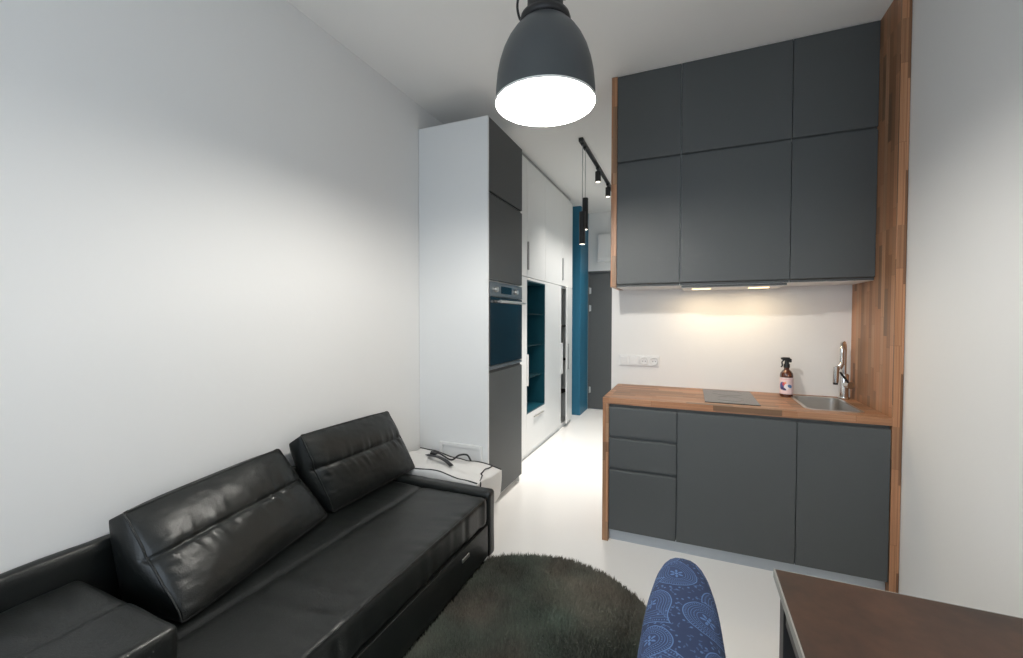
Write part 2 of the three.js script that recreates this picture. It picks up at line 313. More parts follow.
// mixer tap
{
  const t = thing('kitchen_faucet', 'tall chrome gooseneck faucet with pull-out spray behind the sink', 'faucet', [1.348, HT, -0.545]);
  mesh('base', lathe([[0, 0], [0.030, 0], [0.030, 0.008], [0.025, 0.014], [0.025, 0.15], [0.017, 0.158], [0, 0.158]], 28), M.chrome, t);
  const neck = []; neck.push([0, 0.15, 0], [0, 0.22, 0], [0, 0.28, 0]);
  for (let k = 0; k <= 8; k++) { const a = Math.PI * k / 8; neck.push([-0.018 * (1 - Math.cos(a)), 0.305 + 0.045 * Math.sin(a), 0.045 * (1 - Math.cos(a))]); }
  neck.push([-0.036, 0.27, 0.09], [-0.036, 0.22, 0.09]);
  mesh('neck', tube(neck, 0.0125, 60, 14), M.chrome, t);
  const sp = mesh('spray_head', [rod([-0.036, 0.225, 0.09], [-0.052, 0.195, 0.098], 0.014), rod([-0.052, 0.2, 0.098], [-0.066, 0.198, 0.10], 0.013), rod([-0.066, 0.205, 0.10], [-0.068, 0.11, 0.10], 0.015, 16)], M.chrome, t);
  mesh('nozzle', cyl(0.013, 0.012, 0.012, -0.068, 0.104, 0.10, 16), M.black, sp);
  mesh('mixer_body', [rod([0, 0.09, -0.005], [0.022, 0.09, 0.05], 0.021, 24)], M.chrome, t);
  mesh('lever', [rod([0.018, 0.095, 0.045], [-0.035, 0.17, 0.06], 0.006)], M.black, t);
}
// spray bottle
{
  const b = thing('spray_bottle', 'amber trigger spray bottle with pale pink label on the worktop', 'bottle', [1.037, HT, -0.50]);
  mesh('body', lathe([[0, 0], [0.034, 0], [0.037, 0.004], [0.037, 0.135], [0.034, 0.15], [0.024, 0.165], [0.015, 0.172], [0.014, 0.19], [0, 0.19]], 36), M.amber, b);
  const c = document.createElement('canvas'); c.width = 512; c.height = 256; const x = c.getContext('2d');
  x.fillStyle = 'rgb(236,212,212)'; x.fillRect(0, 0, 512, 256); x.fillStyle = 'rgba(200,120,130,0.7)'; x.fillRect(0, 236, 512, 3); x.fillRect(150, 24, 200, 5);
  const blobs = [[215, 130, 32, 44, '86,92,150'], [240, 112, 24, 22, '200,80,92'], [262, 138, 26, 34, '240,236,240'], [296, 130, 24, 18, '88,130,178'], [228, 158, 34, 14, '70,66,110'], [250, 96, 10, 12, '240,170,120']];
  for (const [ax, ay, rx0, ry0, col] of blobs) { const bx = 256 + (ax - 256) * 1.7, by = 128 + (ay - 128) * 1.5, rx = rx0 * 1.7, ry = ry0 * 1.4; x.fillStyle = `rgb(${col})`; x.beginPath(); x.ellipse(bx, by, rx, ry, 0.3, 0, 7); x.fill(); }
  const tex = new THREE.CanvasTexture(c); tex.colorSpace = THREE.SRGBColorSpace;
  const lg = new THREE.CylinderGeometry(0.0374, 0.0374, 0.105, 40, 1, true, -2.2, 4.4); lg.translate(0, 0.0705, 0); lg.rotateY(-0.25);
  mesh('label', lg, std({ map: tex, roughness: 0.6, side: THREE.DoubleSide }), b, 'pale pink paper label with a small coloured picture');
  const hd = mesh('spray_head', [cyl(0.017, 0.018, 0.022, 0, 0.196, 0, 20), cyl(0.011, 0.013, 0.025, 0, 0.219, 0, 16), box(-0.026, 0.230, -0.011, 0.018, 0.250, 0.011, 0.006), box(0.008, 0.218, -0.010, 0.026, 0.242, 0.010, 0.005), rod([-0.024, 0.242, 0], [-0.032, 0.242, 0], 0.006)], M.black, b);
  mesh('trigger', tube([[-0.016, 0.232, 0], [-0.026, 0.218, 0], [-0.024, 0.198, 0], [-0.030, 0.186, 0]], 0.0045, 16, 8), M.black, hd);
}
// switches and sockets on the kitchen wall
for (let k = 0; k < 4; k++) {
  const x = 0.008 + k * 0.0718, y = 1.094 - 0.0;
  const sock = k > 1;
  const t = thing(sock ? 'wall_socket' : 'light_switch', ['white rocker switch at the left end of the wall plate row', 'white blank rocker switch beside the first wall socket', 'white round wall socket next to the flat switches', 'white round wall socket at the right end of the plate row'][k], sock ? 'socket' : 'switch', [x, y, ZK], 0, sock ? 'wall sockets above the worktop' : 'light switches above the worktop');
  mesh('frame', box(-0.0357, -0.04, 0, 0.0357, 0.04, 0.009, 0.003), M.plastic, t);
  if (!sock) mesh('rocker', box(-0.027, -0.028, 0.0085, 0.027, 0.028, 0.0125, 0.003).rotateX(k ? 0 : 0.05), M.plastic, t);
  else {
    mesh('recess_ring', lathe([[0.0225, 0.0], [0.0235, 0.011], [0.029, 0.0125], [0.030, 0.0]], 32).rotateX(Math.PI / 2).translate(0, 0, 0.004), M.plastic, t);
    mesh('socket_face', cyl(0.0225, 0.0225, 0.002, 0, 0, 0, 28).rotateX(Math.PI / 2).translate(0, 0, 0.0095), M.plastic, t);
    for (const s of [-1, 1]) mesh('contact_hole', cyl(0.0035, 0.0035, 0.002, 0, 0, 0, 10).rotateX(Math.PI / 2).translate(s * 0.0095, -0.002, 0.0104), M.hole, t);
    mesh('earth_pin', rod([0, 0.011, 0.010], [0, 0.011, 0.022], 0.0028, 10), M.steel, t);
  }
}

// ---------------------------------------------------------------- tall cabinet with oven, left of the corridor
const CX = -0.862, CZ0 = -0.037, CZ1 = -0.700, CT = 2.84;
{
  const c = thing('tall_cabinet', 'tall white sided cabinet with dark grey doors around the oven', 'cabinet');
  mesh('side_panel', box(XL + 0.002, 0.0, CZ0 - 0.018, CX, CT, CZ0, 0.0015), M.whiteBoard, c, 'large white side panel facing the sofa');
  mesh('side_panel', box(XL + 0.002, 0.0, CZ1, CX - 0.021, CT, CZ1 + 0.016, 0.0015), M.whiteBoard, c);
  mesh('body', [box(XL + 0.004, 0.068, CZ1 + 0.017, CX - 0.022, 1.03, CZ0 - 0.019, 0), box(XL + 0.004, 1.682, CZ1 + 0.017, CX - 0.022, CT - 0.001, CZ0 - 0.019, 0), box(XL + 0.004, 1.03, CZ1 + 0.017, XL + 0.02, 1.682, CZ0 - 0.019, 0)], M.whiteBoard, c);
  mesh('kick_board', box(XL + 0.004, 0, CZ1 + 0.02, CX - 0.06, 0.066, CZ0 - 0.02, 0), M.whiteBoard, c);
  const w = CZ0 - 0.021 - (CZ1 + 0.004);
  const add = (y0, y1, top, bottom) => { const m = mesh('door', frontGeo(w, y1 - y0, top, bottom), M.front, c); m.rotation.y = Math.PI / 2; m.position.set(CX - 0.001, y0, CZ0 - 0.021); };
  add(0.068, 1.030, true, false); add(1.690, 2.318, true, false); add(2.322, CT, false, false);
  // access panel low on the white side
  const f = mesh('access_panel', [box(-1.262, 0.300, CZ0 + 0.0005, -0.905, 0.325, CZ0 + 0.018, 0.004), box(-1.262, 0.462, CZ0 + 0.0005, -0.905, 0.487, CZ0 + 0.018, 0.004), box(-1.262, 0.32, CZ0 + 0.0005, -1.237, 0.467, CZ0 + 0.018, 0.004), box(-0.930, 0.32, CZ0 + 0.0005, -0.905, 0.467, CZ0 + 0.018, 0.004)], M.plastic, c, 'white framed access panel');
  mesh('cover', box(-1.236, 0.326, CZ0 + 0.0005, -0.931, 0.461, CZ0 + 0.006, 0.003), M.plastic, f);
}
{
  const o = thing('oven', 'built-in oven with dark glass door and steel handle in tall cabinet', 'oven', [CX, 0, 0]);
  const z0 = CZ1 + 0.012, z1 = CZ0 - 0.028;
  mesh('casing', box(-0.50, 1.035, z0 + 0.02, -0.022, 1.678, z1 - 0.02, 0), M.black, o);
  const p = mesh('control_panel', box(-0.02, 1.570, z0, 0.004, 1.676, z1, 0.002), M.ovenSteel, o);
  mesh('display', box(0.004, 1.597, -0.455, 0.0052, 1.652, -0.255, 0), M.ovenGlass, p);
  for (const z of [-0.165, -0.555]) mesh('knob', [cyl(0.021, 0.019, 0.016, 0, 0, 0, 24).rotateZ(Math.PI / 2).translate(0.012, 1.623, z)], M.steel, p);
  const d = mesh('door', box(-0.02, 1.063, z0, 0.004, 1.566, z1, 0.003), M.ovenGlass, o, 'dark blue black glass oven door');
  mesh('handle', [rod([0.038, 1.535, z0 + 0.03], [0.038, 1.535, z1 - 0.10], 0.0105, 14), rod([0.0, 1.535, z0 + 0.08], [0.038, 1.535, z0 + 0.08], 0.007), rod([0.0, 1.535, z1 - 0.13], [0.038, 1.535, z1 - 0.13], 0.007)], M.steel, d);
  mesh('bottom_trim', box(-0.02, 1.037, z0, 0.003, 1.059, z1, 0.002), M.ovenSteel, o);
}

// ---------------------------------------------------------------- white wardrobe along the corridor
const WX = -1.03, WT = 2.975;
{
  const w = thing('wardrobe', 'white built-in wardrobe wall along the corridor with blue niche', 'wardrobe');
  const zN = -0.703, zF = -3.0, nz0 = -1.26, nz1 = -1.825, ny0 = 0.45, ny1 = 1.79;
  mesh('body', [box(XL + 0.002, 0, zF, WX - 0.022, WT, zF + 0.018, 0), box(XL + 0.002, WT - 0.018, zF + 0.018, WX - 0.022, WT, zN, 0), box(XL + 0.002, 1.80, zF + 0.018, WX - 0.022, 1.82, zN, 0), box(XL + 0.002, 0.0, zF + 0.018, WX - 0.022, 0.05, zN, 0), box(XL + 0.002, 0.05, -2.475, WX - 0.022, 1.80, -2.46, 0), box(XL + 0.002, 0.05, zN - 0.018, WX - 0.022, 1.80, zN, 0)], M.whiteBoard, w);
  mesh('back_panel', box(XL + 0.002, 0.05, zF + 0.018, XL + 0.012, 1.80, -2.475, 0), M.dark, w);
  mesh('top_filler', box(XL + 0.002, WT + 0.001, zF + 0.02, WX - 0.03, H - 0.001, zN, 0), M.grey, w, 'grey shadow gap strip under the ceiling');
  const pane = (name, z0, z1, y0, y1) => mesh(name, box(WX - 0.02, y0, z1, WX, y1, z0, 0.0015), M.whiteGloss, w);
  // upper doors
  const us = [zN - 0.002, -1.262, -1.835, -2.505, zF];
  for (let k = 0; k < 4; k++) { const d = pane('upper_door', us[k] - 0.0015, us[k + 1] + 0.0015, 1.823, WT - 0.002); if (k === 1 || k === 3) mesh('handle', box(WX, 1.895, us[k] - 0.033, WX + 0.012, 2.172, us[k] - 0.004, 0.003), M.grey, d, 'slim grey grip strip'); }
  // lower fronts
  const a = pane('lower_door', zN - 0.002, nz0 + 0.004, 0.052, 1.817); mesh('handle', box(WX, 0.735, nz0 - 0.012, WX + 0.014, 1.05, nz0 + 0.012, 0.003), M.whiteGloss, a);
  const dr = pane('drawer', nz0, nz1, 0.052, ny0 - 0.003); mesh('handle', [box(WX, 0.382, -1.745, WX + 0.022, 0.392, -1.455, 0.002)], M.steel, dr);
  pane('niche_header', nz0, nz1, ny1 + 0.001, 1.817);
  const b = pane('lower_door', nz1 - 0.002, -2.465, 0.052, 1.817); mesh('handle', box(WX, 0.71, -2.505, WX + 0.014, 1.10, -2.452, 0.003), M.whiteGloss, b);
  // last door stands a little ajar, hinged at the pillar side
  const ld = mesh('ajar_door', box(-0.02, 0.052, 0, 0, 1.817, 0.395, 0.0015), M.whiteGloss, w); ld.position.set(WX, 0, zF + 0.002); ld.rotation.y = 0.10;
  mesh('handle', box(0, 0.75, 0.315, 0.014, 1.085, 0.342, 0.003), M.grey, ld, 'slim grey grip strip');
  for (const y of [0.42, 0.85, 1.30]) mesh('shelf', box(XL + 0.014, y, zF + 0.02, WX - 0.05, y + 0.018, -2.478, 0), M.dark, w);
  // blue niche with glass shelves
  const n = mesh('niche', [box(XL + 0.003, ny0, nz1, XL + 0.012, ny1, nz0, 0), box(XL + 0.012, ny0 - 0.002, nz1, WX - 0.001, ny0 + 0.012, nz0, 0), box(XL + 0.012, ny1 - 0.012, nz1, WX - 0.001, ny1, nz0, 0), box(XL + 0.012, ny0 + 0.012, nz1 - 0.0015, WX - 0.001, ny1 - 0.012, nz1 + 0.012, 0), box(XL + 0.012, ny0 + 0.012, nz0 - 0.012, WX - 0.001, ny1 - 0.012, nz0 + 0.0015, 0)], std({ color: lin(0.008, 0.062, 0.088), roughness: 0.3 }), w, 'dark teal niche');
  for (const y of [0.79, 1.12, 1.45]) mesh('glass_shelf', box(XL + 0.013, y, nz1 + 0.013, WX - 0.03, y + 0.008, nz0 - 0.013, 0), M.shelfGlass, n);
}
// box above the door
{
  const e = thing('fuse_box', 'white box mounted on the wall above the dark door', 'box', [-0.66, 2.27, ZD]);
  mesh('housing', box(-0.19, 0, 0, 0.19, 0.42, 0.07, 0.006), M.plastic, e);
  mesh('lid', box(-0.175, 0.05, 0.07, 0.175, 0.405, 0.085, 0.005), M.plastic, e);
}

// ---------------------------------------------------------------- corridor track lights
{
  const TX = -0.455;
  const tr = thing('ceiling_track', 'black lighting track on the corridor ceiling', 'light track', [TX, H, 0]);
  mesh('rail', box(-0.018, -0.022, -3.55, 0.018, 0, -1.12, 0.002), M.black, tr);
  mesh('end_feed', box(-0.02, -0.034, -1.15, 0.02, 0, -1.09, 0.003), M.black, tr);
  const spotLabel = ['black cylinder spotlight on the corridor track, nearest the hanging cylinders', 'black cylinder spotlight on the track, right beside the wood panel', 'black cylinder spotlight on the track, nearest the entrance door'];
  [-1.86, -2.45, -3.05].forEach((z, i) => {
    const s = thing('track_spotlight', spotLabel[i], 'spotlight', [TX, H - 0.023, z], 0, 'spotlights on the corridor track');
    mesh('adapter', [box(-0.016, -0.018, -0.04, 0.016, 0, 0.04, 0.002), cyl(0.007, 0.007, 0.03, 0, -0.03, 0, 10)], M.black, s);
    mesh('housing', lathe([[0.0, -0.036], [0.028, -0.036], [0.030, -0.04], [0.030, -0.145], [0.024, -0.145], [0.023, -0.125], [0, -0.125]], 24), M.black, s);
    mesh('lamp_lens', cyl(0.0235, 0.0235, 0.004, 0, -0.1445, 0, 20), glow(3.5, 3.2, 2.7), s, 'lit white lens');
    const l = new THREE.SpotLight(lin(1, 0.96, 0.90), 6.6, 0, 0.98, 1.0, 2); l.position.set(TX, H - 0.023 - 0.152, z); l.target.position.set(TX - 0.05, 0, z - 0.05); l.castShadow = true; l.shadow.radius = 1.1; scene.add(l, l.target);
  });
  for (const [z, y0, y1, label] of [[-1.275, 2.245, 2.538, 'black hanging cylinder lamp, the higher of the two'], [-1.165, 2.090, 2.385, 'black hanging cylinder lamp, the lower of the two']]) {
    const p = thing('pendant_cylinder', label, 'lamp', [TX, y0, z], 0, 'hanging cylinder lamps on the track');
    const h = y1 - y0;
    mesh('housing', lathe([[0.0, h], [0.026, h], [0.028, h - 0.003], [0.028, 0], [0.024, 0], [0.024, 0.02], [0, 0.02]], 24), M.black, p);
    mesh('cord', rod([0, h, 0], [0, H - 0.036 - y0, 0], 0.0028, 8), M.grey, p);
    mesh('adapter', box(-0.015, H - 0.040 - y0, -0.03, 0.015, H - 0.0235 - y0, 0.03, 0.002), M.black, p);
    mesh('lamp_lens', cyl(0.0225, 0.0225, 0.004, 0, 0.0005, 0, 20), glow(3.5, 3.2, 2.7), p, 'lit white lens');
    const l = new THREE.SpotLight(lin(1, 0.96, 0.90), 4.2, 0, 0.75, 1.0, 2); l.position.set(TX, y0 - 0.008, z); l.target.position.set(TX, 0, z); l.castShadow = true; l.shadow.radius = 1; scene.add(l, l.target);
  }
}

// ---------------------------------------------------------------- big pendant lamp
{
  const L = thing('pendant_lamp', 'large dark grey bell shaped pendant lamp, lit, hanging from the ceiling', 'lamp', [-0.072, 2.258, 1.06]);
  L.rotation.set(0.008, 0, 0.0);
  const prof = [[0.196, -0.004], [0.199, 0.0], [0.196, 0.008], [0.194, 0.05], [0.189, 0.105], [0.180, 0.15], [0.166, 0.195], [0.147, 0.235], [0.125, 0.268], [0.100, 0.295], [0.084, 0.308]];
  const inner = prof.slice(3).map(([r, y]) => [r - 0.004, y - 0.002]).reverse();
  const sg = lathe([...prof], 72); mesh('shade', sg, M.lampGrey, L, 'dark grey metal bell shade');
  mesh('shade_lining', lathe([[0.001, 0.300], ...inner, [0.190, 0.006], [0.195, -0.004]], 72), M.lampWhite, L, 'white inside of the shade');
  mesh('rim', new THREE.TorusGeometry(0.197, 0.003, 8, 72).rotateX(Math.PI / 2), M.lampWhite, L);
  mesh('collar', lathe([[0.080, 0.298], [0.098, 0.304], [0.100, 0.318], [0.096, 0.332], [0.074, 0.340], [0.070, 0.345], [0.070, 0.46], [0.066, 0.468], [0.0, 0.470]], 48), M.black, L);
  for (const a of [0.3, 2.4, 4.5]) mesh('screw', cyl(0.006, 0.006, 0.012, 0, 0, 0, 10).rotateZ(Math.PI / 2).translate(0.074, 0.40, 0).rotateY(a), M.black, L);
  mesh('cable', tube([[-0.066, 0.43, 0.01], [-0.10, 0.44, 0.015], [-0.112, 0.40, 0.015], [-0.105, 0.355, 0.012], [-0.090, 0.332, 0.01]], 0.005, 30, 8), M.black, L);
  mesh('cord', rod([0, 0.47, 0], [0, H - 2.258 - 0.03, -0.006], 0.004, 8), M.black, L);
  mesh('ceiling_cup', lathe([[0, -0.045], [0.02, -0.045], [0.055, -0.02], [0.06, 0.0], [0, 0]], 28).rotateX(-0.008).translate(0, H - 2.258 - 0.002, -0.006), M.black, L);
  mesh('bulb_socket', cyl(0.022, 0.028, 0.19, 0, 0.205, 0, 20), M.black, L);
  mesh('bulb', new THREE.SphereGeometry(0.05, 28, 18).translate(0, 0.052, 0), glow(6, 5.8, 5.4), L, 'lit white bulb');
  const l = new THREE.PointLight(lin(1.0, 0.965, 0.90), 4.7, 0, 2); l.position.set(0, 0.052, 0); l.castShadow = true; l.shadow.radius = 2.6; L.add(l);
}

// ---------------------------------------------------------------- soft shapes
// cube coordinates (-1..1) rounded, bulged and mapped through eight corners
function softHex(n, round, map, bulge) {
  let g = new THREE.BoxGeometry(2, 2, 2, n[0], n[1], n[2]); g.deleteAttribute('uv'); g.deleteAttribute('normal'); g = mergeVertices(g, 1e-5);
  const p = g.attributes.position;
  for (let i = 0; i < p.count; i++) {
    const a = p.getX(i), b = p.getY(i), c = p.getZ(i);
    const q = map(a, b, c), e = bulge(a, b, c);
    p.setXYZ(i, q[0] + e[0], q[1] + e[1], q[2] + e[2]);
  }
  g.computeVertexNormals(); return g;
}
function softBox(x0, y0, z0, x1, y1, z1, r, seg, disp) {
  const w = x1 - x0, h = y1 - y0, d = z1 - z0;
  let g = new THREE.BoxGeometry(w, h, d, seg[0], seg[1], seg[2]); g.deleteAttribute('uv'); g.deleteAttribute('normal'); g = mergeVertices(g, 1e-6);
  const p = g.attributes.position, cl = (v, m) => Math.max(-m, Math.min(m, v));
  for (let i = 0; i < p.count; i++) {
    const a = p.getX(i), b = p.getY(i), c = p.getZ(i), ia = cl(a, w / 2 - r), ib = cl(b, h / 2 - r), ic = cl(c, d / 2 - r);
    let nx = a - ia, ny = b - ib, nz = c - ic; const l = Math.hypot(nx, ny, nz) || 1; nx /= l; ny /= l; nz /= l;
    let X = l > 1e-9 && Math.hypot(a - ia, b - ib, c - ic) > 0 ? ia + nx * r : a, Y = ib + ny * r, Z = ic + nz * r;
    const cx = (x0 + x1) / 2, cy = (y0 + y1) / 2, cz = (z0 + z1) / 2;
    const k = disp ? disp(X + cx, Y + cy, Z + cz, nx, ny, nz) : 0;
    p.setXYZ(i, X + cx + nx * k, Y + cy + ny * k, Z + cz + nz * k);
  }
  g.computeVertexNormals(); return boxUV(g);
}

// ---------------------------------------------------------------- sofa
const SF = -0.585;
{
  const s = thing('sofa', 'long black leather sofa bed standing against the left wall', 'sofa');
  const z0 = 0.446, z1 = 3.35;
  mesh('base', softBox(XL + 0.012, 0.045, z0 + 0.075, SF - 0.006, 0.240, z1, 0.012, [6, 4, 30]), M.leather, s);
  const dr = mesh('bed_drawer', softBox(SF - 0.012, 0.052, z0 + 0.085, SF + 0.004, 0.232, 2.3, 0.006, [2, 4, 60], (x, y, z) => 0.002 * (vnoise(z * 9, y * 9) - 0.5)), M.leather, s);
  mesh('pull_tab', [box(SF + 0.005, 0.176, 0.765, SF + 0.012, 0.196, 0.838, 0.003)], M.steel, dr, 'grey metal pull tab');
  const wr = (x, y, z, nx, ny) => {
    const edge = Math.max(0, 1 - Math.abs(x - SF) / 0.20);
    const f = Math.pow(Math.max(0, vnoise(z * 17 + 0.8 * vnoise(x * 9, z * 3), x * 2.2) - 0.5) * 2, 2);
    const seam = -0.006 * Math.exp(-Math.pow((x + 1.02) / 0.006, 2)) - 0.004 * Math.exp(-Math.pow((x + 1.02) / 0.03, 2));
    return (ny > 0.3 ? seam : 0) + 0.007 * (n3(x * 3.2, y * 3, z * 2.6) - 0.5) + 0.007 * edge * f + 0.0035 * (vnoise(z * 26 + x * 6, x * 7) - 0.5) * (0.35 + edge);
  };
  mesh('seat', softBox(XL + 0.09, 0.242, z0 + 0.086, SF, 0.392, z1 - 0.002, 0.026, [60, 10, 300], wr), M.leather, s);
  mesh('seat_piping', tube([[SF - 0.006, 0.386, z0 + 0.10], [SF - 0.006, 0.387, 1.2], [SF - 0.006, 0.386, 2.4]], 0.004, 120, 6), M.leather, s);
  mesh('end_arm', softBox(XL + 0.012, 0.035, z0, SF + 0.008, 0.414, z0 + 0.082, 0.022, [50, 24, 8], (x, y, z) => 0.006 * (n3(x * 6, y * 6, z * 6) - 0.5)), M.leather, s);
  mesh('back_rail', softBox(XL + 0.004, 0.30, z0 + 0.09, -1.394, 0.640, z1, 0.024, [8, 16, 120], (x, y, z) => 0.010 * (n3(x * 5, y * 5, z * 3) - 0.5) + 0.004 * (vnoise(z * 14, y * 5) - 0.5)), M.leather, s);
  // raised section at the near end
  const rw = (x, y, z, nx, ny) => (ny > 0.3 ? -0.006 * Math.exp(-Math.pow((x + 1.10) / 0.007, 2)) : 0) + 0.008 * (n3(x * 3, y * 3, z * 3) - 0.5) + 0.004 * (vnoise(z * 18 + x * 5, x * 6) - 0.5) + 0.006 * Math.max(0, 1 - Math.abs(x + 0.85) / 0.1) * Math.pow(vnoise(z * 22, 3), 2);
  mesh('raised_seat', softBox(-1.392, 0.388, 1.955, -0.845, 0.552, z1 - 0.01, 0.028, [50, 16, 120], rw), M.leather, s, 'higher padded section at the near end');
  for (const [x, z] of [[SF - 0.08, z0 + 0.042], [SF - 0.08, 2.2], [XL + 0.1, z0 + 0.042], [XL + 0.1, 2.2], [SF - 0.08, 3.2], [XL + 0.1, 3.2]]) mesh('foot', cyl(0.022, 0.018, 0.047, x, 0.0235, z, 16), M.black, s);
}
// loose back cushions
function cushion(label, C8, salt) {
  const c = thing('sofa_cushion', label, 'cushion', [0, 0, 0], 0, 'loose back cushions on the sofa');
  // C8: [bottom/top][front/back][far/near]; a = along (far -1, near +1), b = height, c = thickness (front +1)
  const tri = (a, b, cc) => {
    const u = (a + 1) / 2, v = (b + 1) / 2, w = (cc + 1) / 2, o = [0, 0, 0];
    for (let i = 0; i < 3; i++) {
      const bf = C8.BFf[i] * (1 - u) + C8.BFn[i] * u, bb = C8.BBf[i] * (1 - u) + C8.BBn[i] * u, tf = C8.TFf[i] * (1 - u) + C8.TFn[i] * u, tb = C8.TBf[i] * (1 - u) + C8.TBn[i] * u;
      o[i] = (bb * (1 - w) + bf * w) * (1 - v) + (tb * (1 - w) + tf * w) * v;
    }
    return o;
  };
  const fn = V(...C8.BFf).sub(V(...C8.TFn)).cross(V(...C8.BFn).sub(V(...C8.TFf))).normalize(); if (fn.x < 0) fn.negate();
  const along = V(...C8.BFn).sub(V(...C8.BFf)).normalize();
  const sq = (t) => Math.sign(t) * Math.min(1, Math.abs(t));
  const map = (a, b, cc) => {
    // soften the box: pull corners in a little
    const k = 0.012; const aa = sq(a) * (1 - k * Math.pow(Math.abs(b), 6) * 0.5 - k * 0.6 * Math.pow(Math.abs(cc), 8)), bb = sq(b) * (1 - k * Math.pow(Math.abs(a), 6) - k * Math.pow(Math.abs(cc), 8)), c2 = sq(cc) * (1 - 0.05 * Math.pow(Math.abs(a), 10) - 0.07 * Math.pow(Math.abs(b), 10));
    return tri(aa, bb, c2);
  };
  const bulge = (a, b, cc) => {
    const e = [0, 0, 0];
    const ea = Math.max(0, 1 - Math.pow(Math.abs(a), 3)), eb = Math.max(0, 1 - Math.pow(Math.abs(b), 2.6));
    let f = 0.044 * Math.pow(ea, 0.6) * Math.pow(eb, 0.7) * (cc > 0 ? cc : 0.4 * cc);
    if (cc > 0.6) {
      const w = (cc - 0.6) / 0.4;
      f -= w * (0.010 * Math.exp(-Math.pow((b - 0.12) / 0.022, 2)) + 0.007 * Math.exp(-Math.pow((b - 0.12) / 0.10, 2)));       // stitched seam along the face
      const near = Math.exp(-Math.pow((b - 0.12) / 0.28, 2));
      f += w * near * 0.009 * (vnoise(a * 15 + salt + b * 2.5 * Math.sign(b - 0.12), 1.5 + b * 1.2) - 0.5) * 1.5;               // puckers across the seam
      const rim = Math.pow(Math.abs(a), 5) + Math.pow(Math.abs(b), 5);
      f += w * 0.0035 * (vnoise(a * 11 + b * 7 + salt, b * 11 - a * 4) - 0.5) * Math.min(1.4, rim + 0.25);
      f += w * 0.008 * (vnoise(a * 2.1 + salt, b * 2.7 + 2 * salt) - 0.5);
    }
    e[0] = fn.x * f; e[1] = fn.y * f; e[2] = fn.z * f;
    const g = 0.020 * Math.max(0, 1 - b * b) * Math.max(0, 1 - cc * cc) * a;   // ends puff out
    const top = 0.012 * Math.max(0, 1 - Math.pow(Math.abs(a), 4)) * Math.max(0, 1 - cc * cc) * (b > 0 ? b : 0);
    e[0] += along.x * g; e[1] += along.y * g + top; e[2] += along.z * g;
    return e;
  };
  const body = mesh('cover', boxUV(softHex([110, 60, 18], 0.1, map, bulge)), M.leather, c);
  // piping round the edge of the front face
  const loop = []; const N = 22; const at = (a, b) => { const q = map(a, b, 0.97), e = bulge(a, b, 0.97); loop.push([q[0] + e[0] + fn.x * 0.001, q[1] + e[1] + fn.y * 0.001, q[2] + e[2] + fn.z * 0.001]); };
  for (let k = 0; k < N; k++) at(-1 + 2 * k / N, 1); for (let k = 0; k < 12; k++) at(1, 1 - 2 * k / 12); for (let k = 0; k < N; k++) at(1 - 2 * k / N, -1); for (let k = 0; k < 12; k++) at(-1, -1 + 2 * k / 12);
  mesh('piping', tube(loop, 0.0042, 260, 6, true), M.leather, body);
}
cushion('black leather cushion nearer the viewer leaning on the wall', {
  BFn: [-1.042, 0.402, 1.832], BFf: [-1.215, 0.402, 1.075], TFn: [-1.335, 0.735, 1.862], TFf: [-1.335, 0.788, 1.262],
  BBn: [-1.335, 0.402, 1.875], BBf: [-1.345, 0.402, 1.14], TBn: [-1.392, 0.705, 1.885], TBf: [-1.392, 0.755, 1.262] }, 2.3);
cushion('black leather cushion at the far end beside the white bag', {
  BFn: [-1.222, 0.402, 1.030], BFf: [-1.180, 0.425, 0.378], TFn: [-1.325, 0.825, 1.145], TFf: [-1.325, 0.812, 0.480],
  BBn: [-1.345, 0.402, 1.085], BBf: [-1.345, 0.425, 0.44], TBn: [-1.392, 0.775, 1.170], TBf: [-1.392, 0.775, 0.47] }, 5.9);

